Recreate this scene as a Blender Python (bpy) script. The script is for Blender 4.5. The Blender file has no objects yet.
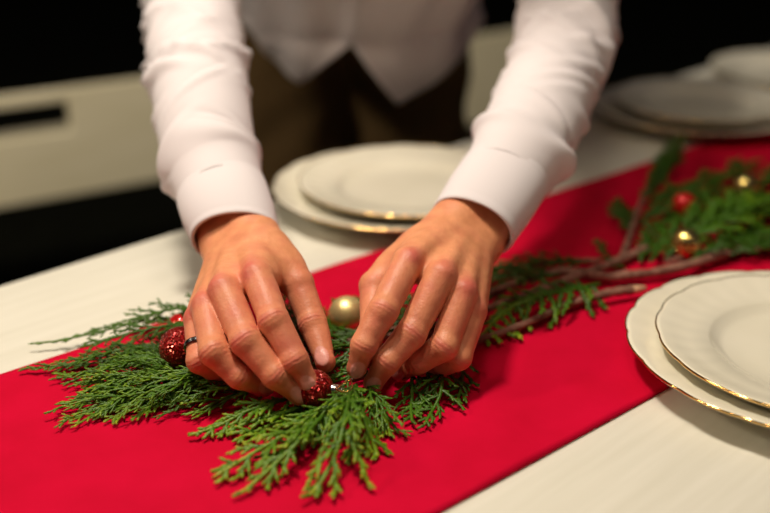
import bpy, math, random
import numpy as np
from mathutils import Vector, Matrix

# ------------------------------------------------------------------ camera, world, lights
SC = bpy.context.scene
COL = SC.collection
FPX = 1070.0                                   # focal length in pixels of the 770 x 513 frame
PITCH = math.radians(23)
CAM = np.array([0, 0, 1.155])
cd = bpy.data.cameras.new('camera'); cam = bpy.data.objects.new('camera', cd); COL.objects.link(cam)
cam.location = CAM; cam.rotation_euler = (math.pi / 2 - PITCH, 0, 0)
cd.sensor_width = 36; cd.lens = FPX / 770 * 36; cd.clip_start = .02
cd.dof.use_dof = True; cd.dof.focus_distance = .775; cd.dof.aperture_fstop = 2.3; cd.dof.aperture_blades = 0
SC.camera = cam
SC.view_settings.view_transform = 'Standard'; SC.view_settings.look = 'None'
SC.view_settings.gamma = 1; SC.view_settings.use_curve_mapping = False
SC.view_settings.exposure = 0.05

w = bpy.data.worlds.new('night'); SC.world = w; w.use_nodes = True
w.node_tree.nodes['Background'].inputs[0].default_value = (.85, .8, 1, 1)
w.node_tree.nodes['Background'].inputs[1].default_value = .03

def lamp(name, kind, loc, target, power, color, size):
    d = bpy.data.lights.new(name, kind); o = bpy.data.objects.new(name, d); COL.objects.link(o)
    o.location = loc
    o.rotation_euler = (Vector(target) - Vector(loc)).to_track_quat('-Z', 'Y').to_euler()
    d.energy = power; d.color = color
    if kind == 'AREA': d.shape = 'DISK'; d.size = size
    else: d.shadow_soft_size = size
    return o
lamp('unseen_lamp', 'POINT', (-.30, .86, 2.08), (0, 0, 0), 62, (1, .89, .74), .11)
lamp('unseen_lamp', 'POINT', (.05, .55, 2.25), (0, 0, 0), 13, (1, .86, .68), .13)  # unseen fill lamp, added to lift the middle of the table
lamp('unseen_lamp', 'POINT', (-1.55, .55, 1.9), (0, 0, 0), 34, (1, .86, .66), .15)  # unseen lamp added at the left to brighten the bench
for k in range(4):                              # the small warm bulbs that sparkle on the gilt rims
    lamp('bulb', 'POINT', (.9 - .55 * k, .05 + .42 * k * .3, 2.2), (0, 0, 0), 2.4, (1, .74, .42), .03)

# ------------------------------------------------------------------ helpers
F_ = np.array([0, math.cos(PITCH), -math.sin(PITCH)]); U_ = np.array([0, math.sin(PITCH), math.cos(PITCH)]); R_ = np.array([1., 0, 0])
def ray(x, y): return F_ + R_ * (x - 385) / FPX - U_ * (y - 256.5) / FPX
def at(x, y, t): return CAM + ray(x, y) * t                 # pixel + depth along the view axis
def on(x, y, z):                                            # pixel + height
    d = ray(x, y); return CAM + d * ((z - CAM[2]) / d[2])
def nrm(v): v = np.asarray(v, float); return v / (np.linalg.norm(v) + 1e-12)

def tag(o, label=None, cat=None, group=None, kind=None):
    if label: o['label'] = label
    if cat: o['category'] = cat
    if group: o['group'] = group
    if kind: o['kind'] = kind
    return o
def empty(name, loc=(0, 0, 0), rz=0):
    o = bpy.data.objects.new(name, None); COL.objects.link(o); o.location = loc; o.rotation_euler[2] = rz
    o.empty_display_size = .05; return o
def mesh(name, verts, faces, mat=None, parent=None, smooth=True, world=True, attrs=None):
    me = bpy.data.meshes.new(name)
    me.from_pydata([tuple(map(float, v)) for v in verts] if not isinstance(verts, list) else verts, [],
                   faces.tolist() if hasattr(faces, 'tolist') else faces)
    if smooth: me.polygons.foreach_set('use_smooth', [True] * len(me.polygons))
    for k, a in (attrs or {}).items():
        me.attributes.new(k, 'FLOAT', 'POINT').data.foreach_set('value', np.asarray(a, np.float32))
    me.update()
    o = bpy.data.objects.new(name, me); COL.objects.link(o)
    if mat: me.materials.append(mat)
    if parent:
        o.parent = parent
        if world:                               # vertices were given in world space
            bpy.context.view_layer.update(); o.matrix_parent_inverse = parent.matrix_world.inverted()
    return o

class MB:
    def __init__(s): s.v = []; s.f = []; s.a = []
    def add(s, v, f, a=None):
        n = len(s.v); s.v.extend([tuple(map(float, p)) for p in v]); s.f.extend([tuple(i + n for i in q) for q in f])
        s.a.extend(a if a is not None else [0] * len(v))
    def box(s, lo, hi, M=None, bevel=0.0):
        (x0, y0, z0), (x1, y1, z1) = lo, hi; b = bevel
        if b <= 0:
            v = [(x, y, z) for z in (z0, z1) for y in (y0, y1) for x in (x0, x1)]
            f = [(0, 2, 3, 1), (4, 5, 7, 6), (0, 1, 5, 4), (2, 6, 7, 3), (0, 4, 6, 2), (1, 3, 7, 5)]
        else:
            import bmesh
            bm = bmesh.new(); bmesh.ops.create_cube(bm, size=1)
            for q in bm.verts: q.co = ((x0 + x1) / 2 + q.co.x * (x1 - x0), (y0 + y1) / 2 + q.co.y * (y1 - y0), (z0 + z1) / 2 + q.co.z * (z1 - z0))
            bmesh.ops.bevel(bm, geom=bm.edges[:], offset=b, segments=2, affect='EDGES', profile=.5)
            bm.verts.index_update()
            v = [tuple(q.co) for q in bm.verts]; f = [tuple(q.index for q in g.verts) for g in bm.faces]; bm.free()
        if M is not None: v = [tuple(M @ Vector(p)) for p in v]
        s.add(v, f)
    def tube(s, pts, rad, n=6, flat=1.0, up=(0, 0, 1), cap=True, a=None):
        pts = np.asarray(pts, float); m = len(pts); rad = np.broadcast_to(rad, (m,))
        T = np.gradient(pts, axis=0); T /= np.linalg.norm(T, axis=1)[:, None] + 1e-12
        S = np.cross(T, up); S /= np.linalg.norm(S, axis=1)[:, None] + 1e-9; N = np.cross(S, T)
        th = np.arange(n) * 2 * math.pi / n
        V = pts[:, None] + rad[:, None, None] * (np.cos(th)[None, :, None] * S[:, None] + flat * np.sin(th)[None, :, None] * N[:, None])
        f = [(i * n + j, i * n + (j + 1) % n, (i + 1) * n + (j + 1) % n, (i + 1) * n + j) for i in range(m - 1) for j in range(n)]
        if cap: f += [tuple(range(n - 1, -1, -1)), tuple((m - 1) * n + j for j in range(n))]
        s.add(V.reshape(-1, 3), f, None if a is None else list(np.repeat(np.broadcast_to(a, (m,)), n)))
    def build(s, name, mat, parent=None, smooth=True, world=True, attr=None):
        return mesh(name, s.v, s.f, mat, parent, smooth, world, {attr: s.a} if attr else None)

def spline(ctrl, n):                                        # Catmull-Rom through any-dimensional points
    P = np.asarray(ctrl, float); P = np.vstack([2 * P[0] - P[1], P, 2 * P[-1] - P[-2]])
    out = []
    for u in np.linspace(0, len(P) - 3 - 1e-9, n):
        i = int(u); t = u - i; a, b, c, d = P[i:i + 4]
        out.append(.5 * (2 * b + (c - a) * t + (2 * a - 5 * b + 4 * c - d) * t * t + (3 * b - a - 3 * c + d) * t ** 3))
    return np.array(out)

# ------------------------------------------------------------------ materials
def material(name, color, rough=.5, metal=0, spec=.5):
    m = bpy.data.materials.new(name); m.use_nodes = True
    b = m.node_tree.nodes['Principled BSDF']
    b.inputs['Base Color'].default_value = (*color, 1); b.inputs['Roughness'].default_value = rough
    b.inputs['Metallic'].default_value = metal; b.inputs['Specular IOR Level'].default_value = spec
    return m, m.node_tree, b
def N(nt, t, **kw):
    n = nt.nodes.new(t)
    for k, v in kw.items():
        if k in n.inputs: n.inputs[k].default_value = v
        else: setattr(n, k, v)
    return n
def noise(nt, scale, detail=3, obj=True, stretch=None):
    c = N(nt, 'ShaderNodeTexCoord'); n = N(nt, 'ShaderNodeTexNoise', Scale=scale, Detail=detail)
    src = c.outputs['Object']
    if stretch:
        mp = N(nt, 'ShaderNodeMapping'); mp.inputs['Scale'].default_value = stretch; nt.links.new(src, mp.inputs[0]); src = mp.outputs[0]
    nt.links.new(src, n.inputs['Vector']); return n.outputs['Fac']
def ramp(nt, fac, stops):
    r = N(nt, 'ShaderNodeValToRGB'); nt.links.new(fac, r.inputs[0]); e = r.color_ramp.elements
    while len(e) < len(stops): e.new(.5)
    for x, (p, c) in zip(e, stops): x.position = p; x.color = (*c, 1)
    return r.outputs[0]
def mix(nt, fac, a, b):
    m = N(nt, 'ShaderNodeMix', data_type='RGBA')
    for sock, v in ((m.inputs[0], fac), (m.inputs[6], a), (m.inputs[7], b)):
        if hasattr(v, 'links'): nt.links.new(v, sock)
        else: sock.default_value = v if isinstance(v, float) else (*v, 1)
    return m.outputs[2]
def math_(nt, op, a, b=None):
    m = N(nt, 'ShaderNodeMath', operation=op)
    for i, v in enumerate((a, b)):
        if v is None: continue
        if hasattr(v, 'links'): nt.links.new(v, m.inputs[i])
        else: m.inputs[i].default_value = v
    return m.outputs[0]
def bump(nt, b, h, strength=.3, dist=.001, prev=None):
    n = N(nt, 'ShaderNodeBump', Strength=strength, Distance=dist); nt.links.new(h, n.inputs['Height'])
    if prev is not None: nt.links.new(prev, n.inputs['Normal'])
    nt.links.new(n.outputs[0], b.inputs['Normal']); return n.outputs[0]
def attr(nt, name):
    return N(nt, 'ShaderNodeAttribute', attribute_name=name).outputs['Fac']

M = {}
m, nt, b = material('skin', (.6, .33, .22), .46, spec=.4)
red, nail = attr(nt, 'red'), attr(nt, 'nail')
base = ramp(nt, noise(nt, 90, 4), [(.3, (.67, .265, .122)), (.7, (.81, .345, .172))])
blot = N(nt, 'ShaderNodeMapRange'); nt.links.new(noise(nt, 55, 4), blot.inputs[0]); blot.inputs[1].default_value = .45; blot.inputs[2].default_value = .75; blot.inputs[4].default_value = .4
c1 = mix(nt, math_(nt, 'MINIMUM', math_(nt, 'ADD', math_(nt, 'MULTIPLY', red, .8), blot.outputs[0]), 1.), base, (.60, .130, .095))
c2 = mix(nt, nail, c1, (.82, .36, .30)); nt.links.new(c2, b.inputs['Base Color'])
b.inputs['Subsurface Weight'].default_value = .04; b.inputs['Subsurface Radius'].default_value = (1, .35, .18); b.inputs['Subsurface Scale'].default_value = .004
ro = N(nt, 'ShaderNodeMapRange'); nt.links.new(nail, ro.inputs[0]); ro.inputs[3].default_value = .47; ro.inputs[4].default_value = .36; nt.links.new(ro.outputs[0], b.inputs['Roughness'])
vo = N(nt, 'ShaderNodeTexVoronoi', Scale=420., feature='DISTANCE_TO_EDGE'); tcs = N(nt, 'ShaderNodeTexCoord'); nt.links.new(tcs.outputs['Object'], vo.inputs['Vector'])
p = bump(nt, b, vo.outputs['Distance'], .30, .0006)
p = bump(nt, b, noise(nt, 240, 5), .45, .0010, p)
cr = math_(nt, 'MULTIPLY', math_(nt, 'SINE', math_(nt, 'ADD', math_(nt, 'MULTIPLY', attr(nt, 'crease_s'), 1900.), math_(nt, 'MULTIPLY', noise(nt, 150, 3), 6.))), attr(nt, 'crease_m'))
bump(nt, b, cr, .24, .0005, p)
M['skin'] = m
m, nt, b = material('shirt_cloth', (.74, .685, .71), .85, spec=.15)
b.inputs['Sheen Weight'].default_value = .12
b.inputs['Subsurface Weight'].default_value = .0
bump(nt, b, noise(nt, 1400, 1), .12, .0004); M['shirt'] = m
m, nt, b = material('trouser_cloth', (.07, .045, .02), .9, spec=.15)
nt.links.new(ramp(nt, noise(nt, 300, 3), [(.3, (.12, .072, .028)), (.7, (.19, .12, .052))]), b.inputs['Base Color']); M['trousers'] = m
M['shoe'] = material('shoe_leather', (.02, .013, .009), .4)[0]
M['hair'] = material('hair', (.03, .018, .01), .6)[0]
M['button'] = material('shirt_button', (.8, .78, .74), .3)[0]
m, nt, b = material('runner_cloth', (.62, .002, .025), .8, spec=.06)
nt.links.new(ramp(nt, noise(nt, 25, 4), [(.3, (.52, .0012, .024)), (.7, (.59, .0016, .032))]), b.inputs['Base Color'])
b.inputs['Sheen Weight'].default_value = .04; b.inputs['Sheen Tint'].default_value = (1, .2, .25, 1)
bump(nt, b, noise(nt, 900, 2), .15, .0004); M['runner'] = m
m, nt, b = material('white_table', (.76, .73, .66), .6, spec=.3)
nt.links.new(ramp(nt, noise(nt, 9, 5, stretch=(1, 14, 1)), [(.3, (.69, .665, .57)), (.7, (.75, .725, .635))]), b.inputs['Base Color'])
bump(nt, b, noise(nt, 60, 4, stretch=(1, 14, 1)), .08, .0006); M['table'] = m
m, nt, b = material('bench_paint', (.66, .60, .44), .6)
nt.links.new(ramp(nt, noise(nt, 6, 4, stretch=(1, 1, 5)), [(.3, (.76, .69, .47)), (.7, (.83, .76, .55))]), b.inputs['Base Color']); M['bench'] = m
m, nt, b = material('ground', (.012, .012, .008), .95, spec=.05)
nt.links.new(ramp(nt, noise(nt, 30, 5), [(.35, (.006, .006, .004)), (.7, (.016, .017, .009))]), b.inputs['Base Color']); M['floor'] = m
m, nt, b = material('porcelain', (.80, .76, .62), .16, spec=.5)
nt.links.new(ramp(nt, noise(nt, 14, 3), [(.3, (.78, .74, .60)), (.7, (.83, .79, .66))]), b.inputs['Base Color'])
b.inputs['Coat Weight'].default_value = .35; b.inputs['Coat Roughness'].default_value = .08; M['porcelain'] = m
m, nt, b = material('gilt', (.80, .50, .16), .12, 1); M['gilt'] = m
m, nt, b = material('red_glitter', (.5, .01, .01), .28, .55)
v = N(nt, 'ShaderNodeTexVoronoi', Scale=900.); tc = N(nt, 'ShaderNodeTexCoord'); nt.links.new(tc.outputs['Object'], v.inputs['Vector'])
nt.links.new(ramp(nt, v.outputs['Color'], [(.2, (.13, .002, .002)), (.75, (.42, .008, .008)), (.97, (.95, .25, .16))]), b.inputs['Base Color'])
nm = N(nt, 'ShaderNodeVectorMath', operation='SUBTRACT'); nt.links.new(v.outputs['Color'], nm.inputs[0]); nm.inputs[1].default_value = (.5, .5, .5)
nm2 = N(nt, 'ShaderNodeVectorMath', operation='SCALE'); nt.links.new(nm.outputs[0], nm2.inputs[0]); nm2.inputs['Scale'].default_value = 1.1
ge = N(nt, 'ShaderNodeNewGeometry'); nm3 = N(nt, 'ShaderNodeVectorMath', operation='ADD'); nt.links.new(ge.outputs['Normal'], nm3.inputs[0]); nt.links.new(nm2.outputs[0], nm3.inputs[1])
nm4 = N(nt, 'ShaderNodeVectorMath', operation='NORMALIZE'); nt.links.new(nm3.outputs[0], nm4.inputs[0]); nt.links.new(nm4.outputs[0], b.inputs['Normal'])
M['red_glitter'] = m
M['red_gloss'] = material('red_gloss', (.55, .012, .012), .12, .3)[0]
m, nt, b = material('gold_bauble', (.90, .74, .34), .42, .75); bump(nt, b, noise(nt, 260, 2), .25, .001); M['gold'] = m
m, nt, b = material('gold_glitter', (.8, .62, .2), .25, 1)
v = N(nt, 'ShaderNodeTexVoronoi', Scale=600.); tc = N(nt, 'ShaderNodeTexCoord'); nt.links.new(tc.outputs['Object'], v.inputs['Vector']); bump(nt, b, v.outputs['Color'], .9, .002); M['gold_glitter'] = m
M['silver'] = material('silver_cap', (.85, .83, .78), .22, 1)[0]
M['black_metal'] = material('ring_metal', (.10, .10, .11), .25, 1)[0]
m, nt, b = material('cedar_leaf', (.1, .25, .03), .42, spec=.35)
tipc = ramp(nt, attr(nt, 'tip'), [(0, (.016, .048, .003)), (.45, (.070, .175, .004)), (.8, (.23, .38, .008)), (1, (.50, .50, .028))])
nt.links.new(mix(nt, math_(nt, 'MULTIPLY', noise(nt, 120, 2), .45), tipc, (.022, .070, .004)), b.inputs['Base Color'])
b.inputs['Subsurface Weight'].default_value = .0
bump(nt, b, noise(nt, 700, 2), .3, .001); M['leaf'] = m
m, nt, b = material('cedar_bark', (.16, .07, .045), .85)
nt.links.new(ramp(nt, noise(nt, 120, 4), [(.3, (.14, .055, .034)), (.7, (.36, .18, .125))]), b.inputs['Base Color'])
bump(nt, b, noise(nt, 260, 4), .6, .002); M['bark'] = m
M['cut_wood'] = material('cut_wood', (.62, .38, .22), .7)[0]

# ------------------------------------------------------------------ setting
TZ = .75                                                    # table top height
fl = MB(); fl.box((-7, -5, -.05), (7, 9, 0)); tag(fl.build('floor', M['floor'], None, False), kind='structure')

for nm_, lo, hi in (('wall_back', (-7, 9, 0), (7, 9.1, 3)), ('wall_left', (-7.1, -5, 0), (-7, 9, 3)), ('wall_right', (7, -5, 0), (7.1, 9, 3)), ('wall_front', (-7, -5.1, 0), (7, -5, 3))):
    q = MB(); q.box(lo, hi); tag(q.build(nm_, M['floor'], None, False), kind='structure')

# the table: its long axis lies 45 degrees to the view
def frame(angle, origin):
    return Matrix.Translation(Vector(origin)) @ Matrix.Rotation(math.radians(angle), 4, 'Z')
A_EDGE = np.array([-.351, .888]); EDGE = 44.6
tdir = np.array([math.cos(math.radians(EDGE)), math.sin(math.radians(EDGE))]); tn = np.array([-tdir[1], tdir[0]])
tc_ = A_EDGE + tdir * .45 - tn * .41
table = empty('dining_table', (tc_[0], tc_[1], 0), math.radians(EDGE))
tag(table, 'long white dining table laid with a red runner', 'table')
def part(name, boxes, mat, parent, bevel=.002):
    q = MB()
    for lo, hi in boxes: q.box(lo, hi, None, bevel)
    return q.build(name, mat, parent, True, False)
part('tabletop', [((-1.15, -.41, TZ - .03), (1.15, .41, TZ))], M['table'], table, .004)
part('apron', [((-1.05, .33, TZ - .11), (1.05, .35, TZ - .03)), ((-1.05, -.35, TZ - .11), (1.05, -.33, TZ - .03)),
               ((-1.07, -.35, TZ - .11), (-1.05, .35, TZ - .03)), ((1.05, -.35, TZ - .11), (1.07, .35, TZ - .03))], M['table'], table)
for sx in (-1, 1):
    for sy in (-1, 1):
        x, y = sx * 1.03, sy * .31
        part('leg', [((x - .03, y - .03, 0), (x + .03, y + .03, TZ - .03))], M['table'], table, .004)

# the red runner: a thin cloth with faint ripples
RUN = 40.6
rdir = np.array([math.cos(math.radians(RUN)), math.sin(math.radians(RUN))]); rn = np.array([-rdir[1], rdir[0]])
r0 = np.array([-.294, .716])                               # a point of the far edge
nu, nv = 200, 60; V = []; Fc = []
rng = np.random.default_rng(3)
U = np.linspace(-.42, 1.35, nu); W = np.linspace(0, -.342, nv)
for i, u in enumerate(U):
    for j, v_ in enumerate(W):
        h = .0007 * math.sin(u * 23 + v_ * 31) + .0006 * math.sin(u * 57 - v_ * 40 + 1.3) + .0005 * math.sin(u * 11 + v_ * 90)
        p_ = r0 + rdir * u + rn * v_
        V.append((p_[0], p_[1], TZ + .0032 + h * (1 if 0 < j < nv - 1 else .4)))
n0 = len(V); V += [(x, y, TZ + .0004) for x, y, z in V]
for i in range(nu - 1):
    for j in range(nv - 1):
        a = i * nv + j; Fc.append((a, a + 1, a + nv + 1, a + nv)); Fc.append((n0 + a, n0 + a + nv, n0 + a + nv + 1, n0 + a + 1))
for i in range(nu - 1):
    for j in (0, nv - 1):
        a = i * nv + j; q = (a, a + nv, n0 + a + nv, n0 + a); Fc.append(q if j == 0 else q[::-1])
for j in range(nv - 1):
    for i in (0, nu - 1):
        a = i * nv + j; q = (a, n0 + a, n0 + a + 1, a + 1); Fc.append(q if i == 0 else q[::-1])
tag(mesh('table_runner', V, Fc, M['runner']), 'crimson cloth runner lying along the white table', 'table runner')
RZ = TZ + .005

# the bench behind: its low back board, with a slot, is turned to the table
bang = 31.3; bn = Vector((-math.sin(math.radians(bang)), math.cos(math.radians(bang)), 0))
bo = Vector((-.70, 1.90, 0))
bench = empty('garden_bench', bo, math.radians(bang))
tag(bench, 'cream painted bench with slotted back board behind the man', 'bench')
XL, XR = -.55, 1.26
def board_with_slot():
    z0, z1, y0, y1 = .452, .662, 0, .018; s0, s1, t0, t1 = -.30, .123, .580, .638
    q = MB()
    xs = [XL, s0, s1, XR]; zs = [z0, t0, t1, z1]
    idx = {}
    vv = []
    for y in (y0, y1):
        for i in range(4):
            for k in range(4): idx[(y, i, k)] = len(vv); vv.append((xs[i], y, zs[k]))
    ff = []
    for i in range(3):
        for k in range(3):
            if i == 1 and k == 1: continue
            ff.append((idx[(y0, i, k)], idx[(y0, i + 1, k)], idx[(y0, i + 1, k + 1)], idx[(y0, i, k + 1)]))
            ff.append((idx[(y1, i, k)], idx[(y1, i, k + 1)], idx[(y1, i + 1, k + 1)], idx[(y1, i + 1, k)]))
    for i in range(3):
        for k in (0, 3):
            g = (idx[(y0, i, k)], idx[(y1, i, k)], idx[(y1, i + 1, k)], idx[(y0, i + 1, k)]); ff.append(g if k == 0 else g[::-1])
            g = (idx[(y0, k, i)], idx[(y0, k, i + 1)], idx[(y1, k, i + 1)], idx[(y1, k, i)]); ff.append(g if k == 0 else g[::-1])
    for k, fl_ in ((1, 1), (2, 0)):
        g = (idx[(y0, 1, k)], idx[(y0, 2, k)], idx[(y1, 2, k)], idx[(y1, 1, k)]); ff.append(g if fl_ else g[::-1])
        g = (idx[(y0, k, 1)], idx[(y1, k, 1)], idx[(y1, k, 2)], idx[(y0, k, 2)]); ff.append(g if k == 1 else g[::-1])
    q.add(vv, ff); o = q.build('back_board', M['bench'], bench, False, False)
    bv = o.modifiers.new('bevel', 'BEVEL'); bv.width = .004; bv.segments = 2; bv.limit_method = 'ANGLE'
board_with_slot()
part('seat', [((XL, .03, .456), (XR, .40, .484))], M['bench'], bench, .004)
for x in (.62, XR - .07):
    part('leg', [((x, .04, 0), (x + .045, .075, .456))], M['bench'], bench); part('leg', [((x, .34, 0), (x + .045, .375, .456))], M['bench'], bench)
for x in (XL + .03,):
    part('leg', [((x, .04, 0), (x + .045, .075, .456))], M['bench'], bench); part('leg', [((x, .34, 0), (x + .045, .375, .456))], M['bench'], bench)
for x in (.62, XL + .03, XR - .07):
    part('back_post', [((x, .0185, .484), (x + .045, .05, .655))], M['bench'], bench)

# ------------------------------------------------------------------ plates
def plate_mesh(R, depth, well, foot, scale_amp, lobes):
    # profile: radius fraction -> height; upper side from centre to rim, then back under
    prof_t = [(0, .0045), (well * .7, .0045), (well * .93, .005), (well, .0065), (well + .05, .0105), (well + .075, .0125), (.80, depth * .72), (.90, depth * .88), (.97, depth * .98), (1.0, depth)]
    prof_b = [(1.0, depth - .0022), (.95, depth - .0045), (.85, depth * .8 - .005), (well + .06, .0075), (well, .0028), (foot + .03, .0018), (foot + .02, 0), (foot - .02, 0), (foot - .03, .0015), (0, .0015)]
    n = 144; v = []; f = []
    prof = prof_t + prof_b; K = len(prof)
    for k, (r, z) in enumerate(prof):
        for i in range(n):
            th = 2 * math.pi * i / n
            lob = abs(math.sin(th * lobes / 2)) ** .55
            wv = (r ** 6) * scale_amp * (lob - .6)
            emb = 0
            if .80 <= r <= .97 and k < len(prof_t): emb = .00022 * math.sin(th * lobes * 2) * (1 if r < .95 else .5)
            rr = R * r + wv; v.append((rr * math.cos(th), rr * math.sin(th), z + emb + (r ** 8) * .0006 * (lob - .6)))
    for k in range(K - 1):
        for i in range(n):
            j = (i + 1) % n; a, b_, c, d = k * n + i, k * n + j, (k + 1) * n + j, (k + 1) * n + i
            f.append((a, d, c, b_))
    edge = np.array(v[(len(prof_t) - 1) * n:len(prof_t) * n])
    return v, f, edge
def make_plate(name, R, depth, well, lobes, label, group, parent_loc, rz):
    v, f, edge = plate_mesh(R, depth, well, well * .72, .0018, lobes)
    e = empty(name, parent_loc, rz)
    tag(e, label, 'plate', group)
    mesh('plate_body', v, f, M['porcelain'], e, True, False)
    q = MB(); ring = np.vstack([edge, edge[:2]]); ring[:, 2] -= .0008
    q.tube(ring, .0008, 6, 1.35, cap=False)
    q.build('gilt_rim', M['gilt'], e, True, False, None)
    return e
def copy_plate(src, name, label, loc, rz, z=None):
    e = src.copy(); COL.objects.link(e); e.name = name; e.location = loc; e.rotation_euler[2] = rz; e['label'] = label
    for c in src.children:
        d = c.copy(); COL.objects.link(d); d.parent = e
    return e
DH = .021
big = make_plate('dinner_plate', .136, DH, .62, 18, 'ivory dinner plate under the salad plate at the right edge', 'large dinner plates', (.323, .726, TZ + .0045), .2)
sml = make_plate('salad_plate', .118, .018, .60, 17, 'small ivory plate stacked on the dinner plate at right edge', 'small plates on dinner plates', (.326, .718, TZ + .0150), .1)
copy_plate(big, 'dinner_plate', 'ivory dinner plate under a small plate between the sleeves', (.015, 1.096, TZ + .0045), 1.0)
copy_plate(sml, 'salad_plate', 'small ivory plate on the dinner plate between the sleeves', (.026, 1.094, TZ + .0155), .7)
P3 = on(694, 108, .772); P4 = P3 + np.array([*(tdir * .315), 0])
copy_plate(big, 'dinner_plate', 'blurred dinner plate with salad plate on top, beyond the right sleeve', (P3[0], P3[1], TZ + .0045), .4)
copy_plate(sml, 'salad_plate', 'blurred small plate stacked on the dinner plate beyond the right sleeve', (P3[0] + .01, P3[1] + .01, TZ + .0155), .9)
copy_plate(big, 'dinner_plate', 'farthest blurred dinner plate in the upper right corner', (P4[0], P4[1], TZ + .0045), .9)

# ------------------------------------------------------------------ signed distance modelling
class Field:
    def __init__(s, lo, hi, h):
        s.lo = np.array(lo); s.h = h; s.n = np.ceil((np.array(hi) - s.lo) / h).astype(int) + 1
        s.d = np.full(s.n, .05 if h < .003 else .2, np.float32)
        s.ax = [s.lo[k] + h * np.arange(s.n[k]) for k in range(3)]
    def sub(s, lo, hi):
        a = np.clip(np.floor((np.array(lo) - s.lo) / s.h).astype(int), 0, s.n); b = np.clip(np.ceil((np.array(hi) - s.lo) / s.h).astype(int) + 1, 0, s.n)
        sl = tuple(slice(a[k], b[k]) for k in range(3))
        g = [s.ax[k][sl[k]].astype(np.float32) for k in range(3)]
        return sl, (g[0][:, None, None], g[1][None, :, None], g[2][None, None, :])
def smin(a, b, k):
    h = np.maximum(k - np.abs(a - b), 0) / k
    return np.minimum(a, b) - h * h * k * .25
def cone_d(G, a, b, ra, rb):
    ab = b - a; L = float(ab @ ab) + 1e-12
    dx, dy, dz = G[0] - a[0], G[1] - a[1], G[2] - a[2]
    h = np.clip((dx * ab[0] + dy * ab[1] + dz * ab[2]) / L, 0, 1)
    return np.sqrt((dx - h * ab[0]) ** 2 + (dy - h * ab[1]) ** 2 + (dz - h * ab[2]) ** 2) - (ra + (rb - ra) * h)
def add_cone(fd, a, b, ra, rb, k, pad=.02):
    r = max(ra, rb) + pad
    sl, G = fd.sub(np.minimum(a, b) - r, np.maximum(a, b) + r)
    fd.d[sl] = smin(fd.d[sl], cone_d(G, a, b, ra, rb), k)
def ell_d(G, c, axes, rad):
    q = 0
    for ax, r in zip(axes, rad):
        q = q + (((G[0] - c[0]) * ax[0] + (G[1] - c[1]) * ax[1] + (G[2] - c[2]) * ax[2]) / r) ** 2
    return (np.sqrt(q) - 1) * min(rad)
def add_ell(fd, c, rad, k, axes=np.eye(3), pad=.05, sign=1):
    c = np.asarray(c, float); r = max(rad) + pad
    sl, G = fd.sub(c - r, c + r)
    fd.d[sl] = smin(fd.d[sl], ell_d(G, c, axes, rad), k) if sign > 0 else -smin(-fd.d[sl], ell_d(G, c, axes, rad), k)
def surface(fd):                                            # surface nets
    d = fd.d; s = d < 0
    nx, ny, nz = d.shape
    cnt = np.zeros((nx - 1, ny - 1, nz - 1), np.int8)
    C8 = [(i, j, k) for i in (0, 1) for j in (0, 1) for k in (0, 1)]
    for i, j, k in C8: cnt += s[i:nx - 1 + i, j:ny - 1 + j, k:nz - 1 + k]
    act = np.argwhere((cnt > 0) & (cnt < 8))
    idx = -np.ones(cnt.shape, np.int64); idx[tuple(act.T)] = np.arange(len(act))
    vals = {c: d[act[:, 0] + c[0], act[:, 1] + c[1], act[:, 2] + c[2]] for c in C8}
    acc = np.zeros((len(act), 3)); num = np.zeros(len(act))
    for c in C8:
        for ax in range(3):
            if c[ax]: continue
            c2 = list(c); c2[ax] = 1; c2 = tuple(c2); a, b_ = vals[c], vals[c2]
            mk = (a < 0) != (b_ < 0); t = np.where(mk, a / np.where(mk, a - b_, 1), 0)
            p = np.tile(np.array(c, float), (len(act), 1)); p[:, ax] = t
            acc += p * mk[:, None]; num += mk
    V = fd.lo + fd.h * (act + acc / num[:, None])
    F = []
    for ax in range(3):
        a1, a2 = [(1, 2), (2, 0), (0, 1)][ax]
        lo = [slice(None)] * 3; hi = [slice(None)] * 3; lo[ax] = slice(0, -1); hi[ax] = slice(1, None)
        ch = s[tuple(lo)] != s[tuple(hi)]
        e = np.argwhere(ch); e = e[(e[:, a1] > 0) & (e[:, a2] > 0) & (e[:, a1] < d.shape[a1] - 1) & (e[:, a2] < d.shape[a2] - 1)]
        o1 = np.zeros(3, int); o1[a1] = 1; o2 = np.zeros(3, int); o2[a2] = 1
        q = np.stack([idx[tuple((e - o1 - o2).T)], idx[tuple((e - o2).T)], idx[tuple(e.T)], idx[tuple((e - o1).T)]], 1)
        inside = s[tuple(e.T)]
        q[~inside] = q[~inside][:, ::-1]; F.append(q)
    return V, np.vstack(F)

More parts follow.
